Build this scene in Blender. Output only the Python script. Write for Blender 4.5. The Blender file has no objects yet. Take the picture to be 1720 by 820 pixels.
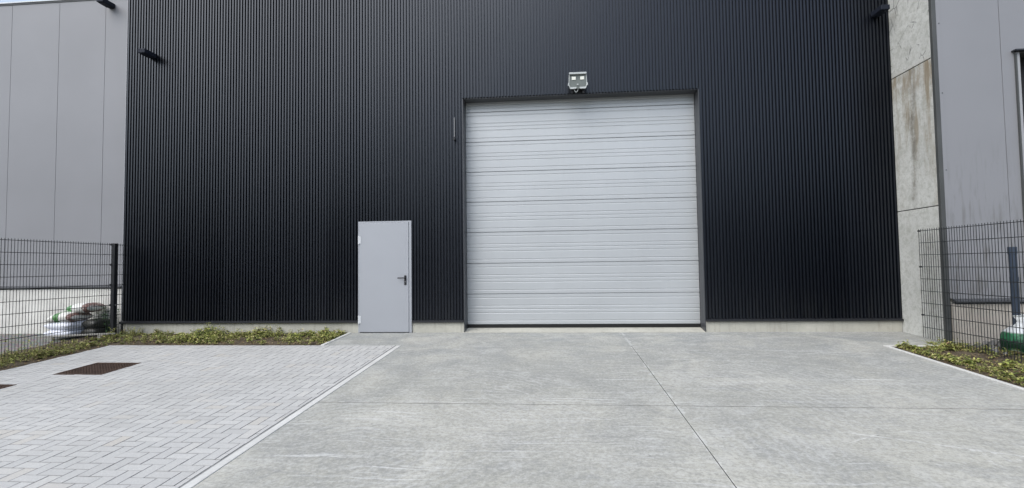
import bpy, bmesh, math, random
from mathutils import Vector, Matrix, noise as mnoise

random.seed(7)
R = math.radians
SC = bpy.context.scene
COL = SC.collection
S = 0.0465                      # the yard falls away from the hall at 4.65 %


def gz(y):
    """height of the yard at distance y in front of the hall"""
    return S * max(min(y, 0.0), -14.0)


# ------------------------------------------------------------------ helpers
class MB:
    def __init__(s):
        s.v = []
        s.f = []

    def add(s, vs, fs):
        o = len(s.v)
        s.v += [tuple(p) for p in vs]
        s.f += [tuple(i + o for i in q) for q in fs]
        return s

    def box(s, x0, x1, y0, y1, z0, z1):
        return s.add([(x0, y0, z0), (x1, y0, z0), (x1, y1, z0), (x0, y1, z0),
                      (x0, y0, z1), (x1, y0, z1), (x1, y1, z1), (x0, y1, z1)],
                     [(0, 3, 2, 1), (4, 5, 6, 7), (0, 1, 5, 4), (1, 2, 6, 5), (2, 3, 7, 6), (3, 0, 4, 7)])

    def hexa(s, p):
        """eight corners: four below, four above, same order as box"""
        return s.add(p, [(0, 3, 2, 1), (4, 5, 6, 7), (0, 1, 5, 4), (1, 2, 6, 5), (2, 3, 7, 6), (3, 0, 4, 7)])

    def tube(s, a, b, r0, r1=None, n=8, caps=True):
        r1 = r0 if r1 is None else r1
        a, b = Vector(a), Vector(b)
        d = (b - a).normalized()
        t = Vector((0, 0, 1)) if abs(d.z) < .9 else Vector((1, 0, 0))
        u = d.cross(t).normalized()
        w = d.cross(u)
        vs = []
        for p, r in ((a, r0), (b, r1)):
            for k in range(n):
                an = 2 * math.pi * k / n
                vs.append(p + u * (r * math.cos(an)) + w * (r * math.sin(an)))
        fs = [(k, (k + 1) % n, n + (k + 1) % n, n + k) for k in range(n)]
        if caps:
            fs += [tuple(range(n - 1, -1, -1)), tuple(range(n, 2 * n))]
        return s.add(vs, fs)

    def path(s, pts, r, n=8):
        for a, b in zip(pts[:-1], pts[1:]):
            s.tube(a, b, r, n=n)
        return s

    def lathe(s, prof, c=(0, 0, 0), n=24, fn=None):
        vs = []
        for r, z in prof:
            for k in range(n):
                an = 2 * math.pi * k / n
                rr = r * (fn(an, z) if fn else 1)
                vs.append((c[0] + rr * math.cos(an), c[1] + rr * math.sin(an), c[2] + z))
        fs = []
        for i in range(len(prof) - 1):
            for k in range(n):
                fs.append((i * n + k, i * n + (k + 1) % n, (i + 1) * n + (k + 1) % n, (i + 1) * n + k))
        return s.add(vs, fs)

    def build(s, name, mat, parent=None, bevel=0, smooth=False, loc=None, rot=None):
        me = bpy.data.meshes.new(name)
        me.from_pydata(s.v, [], s.f)
        if bevel:
            bm = bmesh.new()
            bm.from_mesh(me)
            bmesh.ops.bevel(bm, geom=list(bm.edges), offset=bevel, segments=2, affect='EDGES', profile=.5)
            bm.to_mesh(me)
            bm.free()
        if smooth:
            me.shade_smooth()
        me.materials.append(mat)
        o = bpy.data.objects.new(name, me)
        COL.objects.link(o)
        if parent:
            o.parent = parent
        if loc:
            o.location = loc
        if rot:
            o.rotation_euler = rot
        return o


def tag(o, label=None, cat=None, group=None, kind=None):
    if label:
        o['label'] = label
    if cat:
        o['category'] = cat
    if group:
        o['group'] = group
    if kind:
        o['kind'] = kind
    return o


def empty(name, loc, label, cat, group=None, rot=None):
    o = bpy.data.objects.new(name, None)
    COL.objects.link(o)
    o.location = loc
    o.empty_display_size = .2
    if rot:
        o.rotation_euler = rot
    return tag(o, label, cat, group)


def copy_tree(o, parent=None):
    c = o.copy()
    COL.objects.link(c)
    if parent:
        c.parent = parent
    for ch in [x for x in COL.objects if x.parent == o]:
        copy_tree(ch, c)
    return c


# ---------------------------------------------------------------- materials
class NT:
    def __init__(s, name, rough=.6, spec=.4, metal=0.0):
        s.m = bpy.data.materials.new(name)
        s.m.use_nodes = True
        s.t = s.m.node_tree
        s.b = s.t.nodes['Principled BSDF']
        s.b.inputs['Roughness'].default_value = rough
        s.b.inputs['Specular IOR Level'].default_value = spec
        s.b.inputs['Metallic'].default_value = metal
        s.tc = s.t.nodes.new('ShaderNodeTexCoord')
        s.obj = s.tc.outputs['Object']

    def n(s, ty, **kw):
        x = s.t.nodes.new('ShaderNode' + ty)
        for k, v in kw.items():
            setattr(x, k, v)
        return x

    def l(s, a, b):
        s.t.links.new(a, b)

    def val(s, sock, v):
        if hasattr(v, 'is_output') or hasattr(v, 'links'):
            s.l(v, sock)
        else:
            sock.default_value = v

    def mapv(s, scale=(1, 1, 1), rot=(0, 0, 0), loc=(0, 0, 0), src=None):
        x = s.n('Mapping')
        x.inputs['Scale'].default_value = scale
        x.inputs['Rotation'].default_value = rot
        x.inputs['Location'].default_value = loc
        s.l(src or s.obj, x.inputs['Vector'])
        return x.outputs[0]

    def noise(s, scale=5, detail=4, rough=.55, dist=0, vec=None):
        x = s.n('TexNoise')
        x.inputs['Scale'].default_value = scale
        x.inputs['Detail'].default_value = detail
        x.inputs['Roughness'].default_value = rough
        x.inputs['Distortion'].default_value = dist
        s.l(vec or s.obj, x.inputs['Vector'])
        return x.outputs['Fac']

    def ramp(s, fac, stops, interp='LINEAR'):
        x = s.n('ValToRGB')
        x.color_ramp.interpolation = interp
        e = x.color_ramp.elements
        while len(e) > len(stops):
            e.remove(e[-1])
        while len(e) < len(stops):
            e.new(.5)
        for el, (p, c) in zip(e, stops):
            el.position = p
            el.color = (c, c, c, 1) if not isinstance(c, (tuple, list)) else (*c, 1)
        s.l(fac, x.inputs[0])
        return x.outputs[0]

    def mix(s, fac, a, b, mode='MIX'):
        x = s.n('Mix', data_type='RGBA', blend_type=mode)
        s.val(x.inputs[0], fac)
        for i, v in ((6, a), (7, b)):
            if isinstance(v, (tuple, list)):
                x.inputs[i].default_value = (*v, 1)
            elif isinstance(v, (int, float)):
                x.inputs[i].default_value = (v, v, v, 1)
            else:
                s.l(v, x.inputs[i])
        return x.outputs[2]

    def math(s, op, a, b=0.0, c=None):
        x = s.n('Math', operation=op)
        s.val(x.inputs[0], a)
        s.val(x.inputs[1], b)
        if c is not None:
            s.val(x.inputs[2], c)
        return x.outputs[0]

    def xyz(s, src=None):
        x = s.n('SeparateXYZ')
        s.l(src or s.obj, x.inputs[0])
        return x.outputs

    def band(s, v, lo, hi, soft=.004):
        """1 inside lo..hi of value v"""
        a = s.n('MapRange', interpolation_type='SMOOTHSTEP')
        s.l(v, a.inputs[0])
        a.inputs[1].default_value = lo - soft
        a.inputs[2].default_value = lo + soft
        b = s.n('MapRange', interpolation_type='SMOOTHSTEP')
        s.l(v, b.inputs[0])
        b.inputs[1].default_value = hi - soft
        b.inputs[2].default_value = hi + soft
        b.inputs[3].default_value = 1
        b.inputs[4].default_value = 0
        return s.math('MULTIPLY', a.outputs[0], b.outputs[0])

    def color(s, c):
        if isinstance(c, (tuple, list)):
            s.b.inputs['Base Color'].default_value = (*c, 1)
        else:
            s.l(c, s.b.inputs['Base Color'])
        return s

    def rough(s, r):
        s.val(s.b.inputs['Roughness'], r)
        return s

    def bump(s, h, strength=.3, dist=.01):
        x = s.n('Bump')
        x.inputs['Strength'].default_value = strength
        x.inputs['Distance'].default_value = dist
        s.l(h, x.inputs['Height'])
        s.l(x.outputs[0], s.b.inputs['Normal'])
        return s


def metal_paint(name, base, rough=.45, spec=.5, var=.06, metal=0.0, scale=1.5, streak=True):
    k = NT(name, rough, spec, metal)
    a = k.noise(scale, 4)
    b = k.noise(2.0, 5, .6, 0, k.mapv((9, 9, .5))) if streak else a
    lo = tuple(c * (1 - var) for c in base)
    hi = tuple(c * (1 + var) for c in base)
    c = k.mix(k.ramp(a, [(.3, 0), (.7, 1)]), lo, hi)
    c = k.mix(k.math('MULTIPLY', k.ramp(b, [(.45, 0), (.75, 1)]), var * 1.6), c, tuple(x * .72 for x in base))
    k.color(c)
    k.rough(k.math('ADD', k.math('MULTIPLY', k.noise(4, 3), .12), rough - .06))
    return k


def plain(name, base, rough=.5, spec=.4, var=.08, scale=12, metal=0.0):
    k = NT(name, rough, spec, metal)
    a = k.noise(scale, 3)
    k.color(k.mix(a, tuple(c * (1 - 2 * var) for c in base), tuple(c * (1 + 2 * var) for c in base)))
    return k.m


# -- black profiled cladding
k = NT('black cladding coating', .3, .52)
X, Y, Z = k.xyz()
sheet = k.math('FLOOR', k.math('DIVIDE', k.math('ADD', X, 8.44), 1.0386))
wn = k.n('TexWhiteNoise', noise_dimensions='1D')
k.l(sheet, wn.inputs['W'])
dust = k.noise(2.0, 5, .6, 0, k.mapv((7, 7, .4)))
c = k.mix(wn.outputs['Value'], (.0022, .0029, .0052), (.0031, .0040, .0068))
low = k.n('MapRange')
k.l(Z, low.inputs[0])
low.inputs[1].default_value = .8
low.inputs[2].default_value = .22
c = k.mix(k.math('MULTIPLY', k.math('MULTIPLY', low.outputs[0], k.ramp(dust, [(.45, 0), (.7, 1)])), .10), c, (.10, .10, .09))
k.color(c)
k.b.inputs['Specular Tint'].default_value = (.85, .91, 1.0, 1)
k.rough(k.math('ADD', k.math('ADD', k.math('MULTIPLY', wn.outputs['Value'], .05), .25), k.math('MULTIPLY', k.noise(.8, 3), .06)))
M_BLACK = k.m
M_BLACKTRIM = metal_paint('black flashing', (.013, .014, .017), .42, .5, .1).m
M_SHELL = plain('dark inner shell', (.02, .02, .022), .8)
M_REVEAL = metal_paint('charcoal reveal metal', (.048, .051, .056), .45, .5, .12).m

# -- grey sandwich panels (light orange-peel stucco, a little dirt running down)
def panel_mat(name, base, dirt, ztop):
    k = NT(name, .5, .4)
    big = k.noise(.55, 3)
    fine = k.noise(60, 3)
    c = k.mix(k.ramp(big, [(.3, 0), (.7, 1)]), tuple(x * .94 for x in base), tuple(x * 1.05 for x in base))
    c = k.mix(k.math('MULTIPLY', fine, .12), c, tuple(x * .6 for x in base))
    run = k.noise(3.5, 6, .62, .2, k.mapv((5, 5, .55)))
    z = k.xyz()[2]
    low = k.n('MapRange')
    k.l(z, low.inputs[0])
    low.inputs[1].default_value = ztop
    low.inputs[2].default_value = .4
    f = k.math('MULTIPLY', k.ramp(run, [(.5, 0), (.72, 1)]), k.math('MULTIPLY', low.outputs[0], dirt))
    c = k.mix(f, c, (.09, .085, .07))
    k.color(c)
    k.bump(k.noise(90, 2), .06, .004)
    return k.m


M_GREYL = panel_mat('grey sandwich panel', (.222, .224, .234), .30, 2.0)
M_GREYR = panel_mat('grey panel with dirt', (.238, .241, .252), 1.0, 3.2)
M_TRIML = metal_paint('pale corner trim', (.46, .47, .50), .4, .5, .05).m
M_TRIMR = metal_paint('dark grey corner trim', (.065, .068, .066), .5, .4, .15).m
M_JAMB = metal_paint('grey door jamb', (.33, .335, .34), .5, .4, .08).m
M_DRIP = metal_paint('dark drip flashing', (.07, .073, .078), .5, .4, .12).m
M_SILVER = None

# -- silver sectional gate: pebbled aluminium paint
k = metal_paint('silver gate paint', (.43, .446, .452), .42, .5, .04, .25, .8, True)
k.bump(k.noise(150, 2), .10, .003)
M_GATE = k.m
k = metal_paint('silver door paint', (.335, .348, .370), .42, .5, .03, .2, .8, False)
k.bump(k.noise(150, 2), .06, .003)
M_DOOR = k.m
M_HINGE = plain('pale hinge', (.62, .63, .64), .4)
M_RUBBER = plain('black rubber', (.012, .012, .012), .7, .3)
M_BLACKPLASTIC = plain('black plastic', (.014, .014, .016), .45, .4)
M_LAMP = plain('dark lamp housing', (.014, .017, .026), .6, .15)
M_LAMPGREY = plain('grey lamp lens', (.20, .20, .21), .4, .4)


def plinth_mat(name, base, dark):
    k = NT(name, .85, .3)
    a = k.noise(1.3, 5, .6)
    b = k.noise(14, 5, .65)
    c = k.mix(k.ramp(a, [(.3, 0), (.7, 1)]), tuple(x * .82 for x in base), tuple(x * 1.1 for x in base))
    c = k.mix(k.math('MULTIPLY', k.ramp(b, [(.5, 0), (.7, 1)]), .25), c, tuple(x * .6 for x in base))
    run = k.noise(2.5, 6, .65, .3, k.mapv((4, 4, .35)))
    c = k.mix(k.math('MULTIPLY', k.ramp(run, [(.52, 0), (.7, 1)]), dark), c, (.13, .115, .085))
    v = k.n('TexVoronoi')
    v.inputs['Scale'].default_value = 26
    k.l(k.obj, v.inputs['Vector'])
    c = k.mix(k.math('MULTIPLY', k.ramp(v.outputs['Distance'], [(.06, 1), (.12, 0)]), .35), c, (.1, .1, .09))
    k.color(c)
    k.bump(k.math('ADD', b, k.math('MULTIPLY', k.noise(70, 3), .5)), .25, .006)
    return k.m


M_PLINTH = plinth_mat('beige plinth concrete', (.42, .41, .355), .35)
M_PLINTHL = plinth_mat('pale plinth concrete', (.60, .59, .55), .18)
M_PLINTHR = plinth_mat('stained plinth concrete', (.42, .385, .335), .55)

# -- tall precast wall: pale grey, brown runs below each joint, imprints in the top panel
k = NT('precast concrete wall', .85, .3)
a = k.noise(.9, 6, .6)
c = k.mix(k.ramp(a, [(.3, 0), (.7, 1)]), (.47, .47, .44), (.60, .60, .56))
b = k.noise(9, 6, .7, .3)
c = k.mix(k.math('MULTIPLY', k.ramp(b, [(.46, 0), (.62, 1)]), .55), c, (.34, .34, .295))
b2 = k.noise(28, 6, .75, .3)
c = k.mix(k.math('MULTIPLY', k.ramp(b2, [(.50, 0), (.64, 1)]), .45), c, (.27, .27, .24))
X, Y, Z = k.xyz()
run = k.noise(2.2, 6, .66, .25, k.mapv((3.5, 3.5, .5)))
mid = k.n('MapRange')
k.l(Z, mid.inputs[0])
mid.inputs[1].default_value = 2.1
mid.inputs[2].default_value = 4.3
inmid = k.band(Z, 2.05, 4.385, .01)
f = k.math('MULTIPLY', k.ramp(run, [(.46, 0), (.64, 1)]), k.math('MULTIPLY', inmid, k.math('ADD', k.math('MULTIPLY', mid.outputs[0], .7), .3)))
c = k.mix(f, c, (.23, .185, .12))
# dark drip streak down the middle of the second panel
yy = k.math('ADD', Y, k.math('MULTIPLY', k.math('SUBTRACT', k.noise(1.2, 3), .5), .35))
st = k.math('MULTIPLY', k.band(yy, -.50, -.40, .07), k.math('MULTIPLY', inmid, k.ramp(k.noise(5, 5, .7), [(.35, 0), (.6, 1)])))
c = k.mix(k.math('MULTIPLY', st, .8), c, (.12, .105, .08))
# rust-like band right under the upper joint
ub = k.math('MULTIPLY', k.band(Z, 4.02, 4.38, .12), k.ramp(k.noise(3.5, 5, .7, .4, k.mapv((3, 3, 1))), [(.4, 0), (.62, 1)]))
c = k.mix(k.math('MULTIPLY', ub, .7), c, (.27, .225, .165))
# stray dark scribbles in the upper panel
wv = k.n('TexVoronoi', feature='DISTANCE_TO_EDGE')
wv.inputs['Scale'].default_value = 3.4
k.l(k.mapv((1, 1.2, .8)), wv.inputs['Vector'])
scr = k.math('MULTIPLY', k.ramp(wv.outputs['Distance'], [(.012, 1), (.03, 0)]), k.ramp(k.noise(2.8, 4, .7), [(.48, 0), (.56, 1)]))
scr = k.math('MULTIPLY', scr, k.band(Z, 4.4, 9, .01))
c = k.mix(k.math('MULTIPLY', scr, .7), c, (.08, .08, .075))
k.color(c)
k.bump(k.math('ADD', b, k.math('MULTIPLY', k.noise(60, 3), .4)), .22, .006)
M_PRECAST = k.m

# -- yard concrete
def yard_concrete(name, joints):
    k = NT(name, .8, .3)
    X, Y, Z = k.xyz()
    warp = k.n('TexNoise')
    warp.inputs['Scale'].default_value = 1.1
    warp.inputs['Detail'].default_value = 3
    k.l(k.obj, warp.inputs['Vector'])

    def warped(amount):
        v = k.n('VectorMath', operation='MULTIPLY_ADD')
        k.l(warp.outputs['Color'], v.inputs[0])
        v.inputs[1].default_value = (amount, amount, 0)
        k.l(k.obj, v.inputs[2])
        return v.outputs[0]
    W1, W2 = warped(.9), warped(.22)

    def patch(scale, seed, lo=.42, hi=.62):
        return k.ramp(k.noise(scale, 3, .55, .4, k.mapv((1, 1, 1), (0, 0, 0), (seed * 3.1, seed * 1.7, 0))), [(lo, 0), (hi, 1)])
    M = lambda a_, b_: k.math('MULTIPLY', a_, b_)
    c = k.mix(k.ramp(k.noise(.4, 4, .55), [(.34, 0), (.66, 1)]), (.322, .314, .266), (.400, .388, .328))
    # bluish sky reflection painted as colour, mostly towards the hall, broken into clouds
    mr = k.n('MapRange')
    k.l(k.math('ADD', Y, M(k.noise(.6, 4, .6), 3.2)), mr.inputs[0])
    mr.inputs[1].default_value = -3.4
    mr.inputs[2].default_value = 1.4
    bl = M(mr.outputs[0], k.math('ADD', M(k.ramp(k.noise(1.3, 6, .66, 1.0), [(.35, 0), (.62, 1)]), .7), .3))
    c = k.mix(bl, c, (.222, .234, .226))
    # broad stains, warm and cool
    bs = k.noise(.75, 6, .62, .8, k.mapv((1, 1, 1), (0, 0, 0), (4.2, 9.1, 0)))
    c = k.mix(M(k.ramp(bs, [(.50, 0), (.64, 1)]), .55), c, (.245, .247, .225))
    c = k.mix(M(k.ramp(bs, [(.36, 1), (.48, 0)]), .55), c, (.465, .448, .38))
    # cloudy smears
    sm = k.noise(2.2, 8, .72, 1.6, W2)
    c = k.mix(M(k.ramp(sm, [(.50, 0), (.66, 1)]), .5), c, (.45, .445, .41))
    c = k.mix(M(k.ramp(sm, [(.34, 1), (.49, 0)]), .5), c, (.235, .238, .225))
    # broom and drag marks in patches of different direction
    for sc, rot, seed, amt in (((1.3, 26), .12, 1, .10), ((1.6, 30), .55, 4, .16), ((1.2, 24), -.5, 8, .16), ((1.5, 34), 1.25, 12, .30), ((1.4, 26), -1.1, 15, .30)):
        m = k.mapv((*sc, 1), (0, 0, rot), (seed, seed * .7, 0), W1)
        s1 = k.noise(1.0, 7, .72, .3, m)
        pt_ = patch(.75, seed)
        c = k.mix(M(M(k.ramp(s1, [(.50, 0), (.66, 1)]), pt_), amt), c, (.50, .495, .47))
        c = k.mix(M(M(k.ramp(s1, [(.34, 1), (.48, 0)]), pt_), amt), c, (.24, .245, .25))
    # power trowel arcs, two centres
    for cx, cy, seed in ((1.6, 4.9, 21),):
        wa = k.n('TexWave', wave_type='RINGS', rings_direction='Z')
        wa.inputs['Scale'].default_value = 3.2
        wa.inputs['Distortion'].default_value = 3.0
        wa.inputs['Detail'].default_value = 5
        wa.inputs['Detail Scale'].default_value = 1.5
        wa.inputs['Detail Roughness'].default_value = .7
        k.l(k.mapv((1, 1, 0), (0, 0, 0), (cx, cy, 0), W2), wa.inputs['Vector'])
        c = k.mix(M(M(k.ramp(wa.outputs['Fac'], [(.5, 0), (.95, 1)]), patch(.6, seed, .5, .62)), .16), c, (.56, .56, .54))
    # thin chalky scrapes, nearly straight
    for sc, rot, seed, thr, amt in (((.9, 40), .16, 3, .66, .45), ((.8, 40), -.34, 9, .64, .62), ((.8, 44), .62, 17, .64, .6), ((.9, 48), 1.3, 23, .645, .6)):
        s1 = k.noise(1.0, 2, .5, 0, k.mapv((*sc, 1), (0, 0, rot), (seed, seed, 0), W2))
        c = k.mix(M(M(k.ramp(s1, [(thr, 0), (thr + .05, 1)]), patch(.9, seed + .5, .45, .6)), amt), c, (.60, .595, .57))
    # single long scratches and scuffs near the right edge
    ch = k.ramp(k.noise(9, 4, .7), [(.38, 0), (.52, 1)])
    for x0, y0, x1, y1, w in SCRATCH:
        L = math.hypot(x1 - x0, y1 - y0)
        ux, uy = (x1 - x0) / L, (y1 - y0) / L
        dx, dy = k.math('SUBTRACT', X, x0), k.math('SUBTRACT', Y, y0)
        al = k.math('ADD', M(dx, ux), M(dy, uy))
        wob = M(k.math('SUBTRACT', k.noise(1.5, 3), .5), .03)
        ac = k.math('ABSOLUTE', k.math('ADD', k.math('SUBTRACT', M(dy, ux), M(dx, uy)), wob))
        c = k.mix(M(M(M(k.math('LESS_THAN', ac, w), k.band(al, 0, L, .05)), ch), .5), c, (.60, .595, .57))
    # pale drips in the lower right corner
    v = k.n('TexVoronoi')
    v.inputs['Scale'].default_value = 17
    k.l(k.mapv((1.0, .7, 1)), v.inputs['Vector'])
    zone = M(k.band(X, 2.7, 3.6, .12), k.band(Y, -5.35, -4.95, .10))
    c = k.mix(M(M(k.ramp(v.outputs['Distance'], [(.22, 1), (.3, 0)]), k.ramp(k.noise(4, 2), [(.45, 0), (.55, 1)])), M(zone, .45)), c, (.62, .615, .59))
    # grain
    g = k.noise(34, 7, .8)
    c = k.mix(M(k.ramp(g, [(.36, 1), (.53, 0)]), .55), c, (.17, .17, .16))
    c = k.mix(M(k.ramp(g, [(.53, 0), (.70, 1)]), .45), c, (.56, .555, .53))
    g2 = k.noise(19, 5, .75, .4)
    c = k.mix(M(k.ramp(g2, [(.36, 1), (.50, 0)]), .30), c, (.20, .20, .19))
    c = k.mix(M(k.ramp(g2, [(.53, 0), (.68, 1)]), .26), c, (.50, .495, .47))
    v = k.n('TexVoronoi')
    v.inputs['Scale'].default_value = 6
    k.l(k.obj, v.inputs['Vector'])
    vs = M(k.ramp(v.outputs['Distance'], [(.04, 1), (.07, 0)]), k.ramp(k.noise(1.7, 2), [(.5, 0), (.6, 1)]))
    c = k.mix(M(vs, .6), c, (.13, .13, .125))
    # broken, chalky arrises along the cut joints
    for ax, pos, wid, am in joints:
        d = k.math('ABSOLUTE', k.math('SUBTRACT', X if ax == 'x' else Y, pos))
        w = k.math('SUBTRACT', M(k.ramp(k.noise(4.5, 5, .78), [(.46, 0), (.68, 1)]), wid), .004)
        c = k.mix(M(k.math('LESS_THAN', d, w), am), c, (.60, .60, .58))
    k.color(c)
    k.rough(k.math('ADD', M(k.noise(1.1, 4), .25), .62))
    h = k.math('ADD', M(g, .6), k.noise(.9, 6, .7, .5, k.mapv((1.2, 14, 1), (0, 0, .15), (0, 0, 0), W1)))
    k.bump(h, .14, .006)
    return k.m


SCRATCH = [(2.42, -4.68, 3.50, -5.14, .011), (2.62, -4.73, 2.33, -4.90, .006), (2.3, -2.2, 3.9, -2.75, .008), (1.9, -1.6, 3.3, -1.9, .010), (1.5, -2.05, 2.9, -2.2, .010),
           (2.6, -3.0, 4.3, -3.25, .007), (-.6, -3.4, .3, -4.3, .006), (3.1, -1.45, 4.4, -1.7, .012)]
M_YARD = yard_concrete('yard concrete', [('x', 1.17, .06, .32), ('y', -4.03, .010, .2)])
k = NT('smooth pale edging', .8, .3)
c = k.mix(k.ramp(k.noise(2.5, 5, .6), [(.3, 0), (.7, 1)]), (.46, .455, .425), (.56, .555, .52))
c = k.mix(k.math('MULTIPLY', k.ramp(k.noise(30, 4, .7), [(.5, 0), (.7, 1)]), .25), c, (.3, .3, .29))
k.color(c)
k.bump(k.noise(60, 3), .15, .004)
M_EDGE = k.m
k = NT('dark joint filler', .95, .1)
k.color(k.mix(k.noise(20, 4), (.035, .034, .032), (.10, .097, .09)))
M_JOINT = k.m

# -- pavers
k = NT('light grey paver', .85, .3)
geo = k.n('NewGeometry')
rnd = geo.outputs['Random Per Island']
c = k.ramp(rnd, [(0, (.395, .388, .365)), (.3, (.465, .458, .43)), (.6, (.43, .424, .40)), (.9, (.50, .492, .46)), (1, (.46, .43, .375))])
c = k.mix(k.math('MULTIPLY', k.ramp(k.noise(1.1, 5, .6), [(.35, 0), (.7, 1)]), .45), c, (.43, .425, .405))
c = k.mix(k.math('MULTIPLY', k.ramp(k.noise(.7, 5, .65, .6), [(.5, 0), (.68, 1)]), .35), c, (.33, .325, .30))
c = k.mix(k.math('MULTIPLY', k.ramp(k.noise(90, 4, .75), [(.45, 1), (.6, 0)]), .28), c, (.25, .25, .25))
c = k.mix(k.math('MULTIPLY', k.ramp(k.noise(45, 3, .7), [(.58, 0), (.75, 1)]), .35), c, (.60, .60, .59))
k.color(c)
k.bump(k.noise(120, 3, .7), .25, .003)
M_PAVER = k.m
k = NT('joint sand', .95, .1)
k.color(k.mix(k.noise(25, 4), (.18, .178, .17), (.30, .298, .285)))
M_SAND = k.m

# -- soil, ground
k = NT('brown soil', .95, .15)
c = k.mix(k.ramp(k.noise(3, 5, .65), [(.3, 0), (.7, 1)]), (.055, .042, .028), (.125, .10, .068))
c = k.mix(k.math('MULTIPLY', k.ramp(k.noise(40, 4, .7), [(.5, 0), (.7, 1)]), .5), c, (.2, .17, .12))
k.color(c)
k.bump(k.noise(25, 5, .7), .8, .03)
M_SOIL = k.m
k = NT('grey gravelly ground', .95, .15)
c = k.mix(k.ramp(k.noise(.5, 5, .65), [(.3, 0), (.7, 1)]), (.15, .145, .13), (.24, .235, .215))
v = k.n('TexVoronoi')
v.inputs['Scale'].default_value = 28
k.l(k.obj, v.inputs['Vector'])
c = k.mix(.35, c, k.mix(1.0, v.outputs['Color'], (.30, .29, .27), 'MULTIPLY'))
k.color(c)
k.bump(v.outputs['Distance'], .6, .02)
M_GROUND = k.m
k = NT('asphalt', .9, .3)
k.color(k.mix(k.noise(40, 4), (.035, .035, .037), (.07, .07, .07)))
M_ASPHALT = k.m

# -- weeds: each leaf its own tint
k = NT('weed leaves', .65, .3)
geo = k.n('NewGeometry')
c = k.ramp(geo.outputs['Random Per Island'], [(0, (.06, .085, .025)), (.2, (.13, .165, .045)), (.42, (.26, .30, .07)), (.66, (.38, .39, .10)),
                                             (.84, (.44, .39, .19)), (1, (.20, .12, .07))])
c = k.mix(k.math('MULTIPLY', k.ramp(k.noise(1.2, 3), [(.4, 0), (.65, 1)]), .4), c, (.26, .235, .085))
k.color(c)
k.b.inputs['Subsurface Weight'].default_value = .0
M_WEED = k.m

# -- rust
k = NT('rusty steel', .8, .3, .1)
c = k.mix(k.ramp(k.noise(6, 6, .7), [(.3, 0), (.7, 1)]), (.048, .032, .024), (.105, .065, .046))
c = k.mix(k.math('MULTIPLY', k.ramp(k.noise(18, 4, .7), [(.55, 0), (.7, 1)]), .5), c, (.03, .024, .022))
k.color(c)
k.bump(k.noise(60, 3), .3, .004)
M_RUST = k.m
M_PIT = plain('drain pit dirt', (.02, .016, .014), .95, .1)
M_WIRE = plain('anthracite wire', (.014, .016, .017), .45, .4)
M_POST = plain('black fence post', (.012, .013, .015), .45, .45)
M_CLAMP = plain('zinc clamp', (.30, .30, .30), .4, .5)
M_BLUE = metal_paint('blue grey pipe', (.030, .043, .066), .4, .5, .2).m
M_STONE = plain('broken stone', (.17, .165, .155), .9, .2, .2, 14)
M_TIMBER = plain('weathered board', (.34, .33, .30), .85, .2, .15, 9)
M_ROOFCAP = metal_paint('pale roof cap', (.52, .54, .56), .4, .5, .05).m
M_ROOF = plain('grey roof sheet', (.2, .2, .2), .7)


def sack_mat(name, base, green=None, brown=None):
    """white woven sack; printed fields follow the sack's own length (generated coordinates)"""
    k = NT(name, .45, .4)
    X, Y, Z = k.xyz(k.tc.outputs['Generated'])
    c = k.mix(k.noise(9, 4), tuple(x * .85 for x in base), tuple(min(.85, x * 1.08) for x in base))
    wob = k.math('MULTIPLY', k.math('SUBTRACT', k.noise(7, 3), .5), .16)
    xx = k.math('ADD', X, wob)
    yy = k.math('ADD', Y, wob)
    if green:
        c = k.mix(k.math('MULTIPLY', k.band(xx, green[0], green[1], .02), k.ramp(k.noise(11, 3), [(.30, 0), (.4, 1)])), c, green[2])
    if brown:
        c = k.mix(k.math('MULTIPLY', k.band(xx, brown[0], brown[1], .02), k.ramp(k.noise(13, 3), [(.32, 0), (.42, 1)])), c, brown[2])
    k.color(c)
    k.bump(k.noise(14, 4, .6), .5, .02)
    return k.m


M_SACKW = sack_mat('white sack', (.66, .68, .74))
M_SACKP = sack_mat('printed sack', (.66, .65, .60), (.30, .52, (.07, .20, .06)), (.82, .97, (.16, .085, .07)))
M_SACKP2 = sack_mat('printed sack pale', (.66, .66, .62), (.16, .34, (.09, .24, .09)), (.78, .97, (.18, .10, .085)))
M_SACKD = sack_mat('dark sack', (.035, .035, .03))
k = NT('green and white sack', .4, .45)
X, Y, Z = k.xyz()
w = k.math('MULTIPLY', k.math('SUBTRACT', k.noise(6, 3), .5), .2)
c = k.mix(k.ramp(k.noise(8, 3), [(.4, 0), (.6, 1)]), (.012, .085, .038), (.03, .17, .075))
c = k.mix(k.band(k.math('ADD', Z, w), .04, .17, .012), c, (.005, .03, .015))
c = k.mix(k.band(k.math('ADD', Z, k.math('MULTIPLY', w, .35)), .275, .9, .015), c, (.55, .57, .57))
c = k.mix(k.math('MULTIPLY', k.band(k.math('ADD', Z, w), -.2, .02, .01), .7), c, (.42, .45, .43))
k.color(c)
k.bump(k.noise(9, 4, .6), .6, .03)
M_SACKG = k.m
M_PLANT = plain('dark green foliage', (.028, .075, .022), .6, .3, .3, 30)

# ------------------------------------------------------------------- ground
g = MB()
ys = [120, 3, 0, -14, -18, -160]
zs = [gz(y) - .03 for y in ys]
for i in range(len(ys) - 1):
    g.add([(-160, ys[i], zs[i]), (160, ys[i], zs[i]), (160, ys[i + 1], zs[i + 1]), (-160, ys[i + 1], zs[i + 1])], [(3, 2, 1, 0)])
tag(g.build('ground', M_GROUND), kind='structure')
g = MB().box(-90, 90, -24, -15.2, -.9, -.655)
tag(g.build('street', M_ASPHALT), kind='structure')


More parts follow.
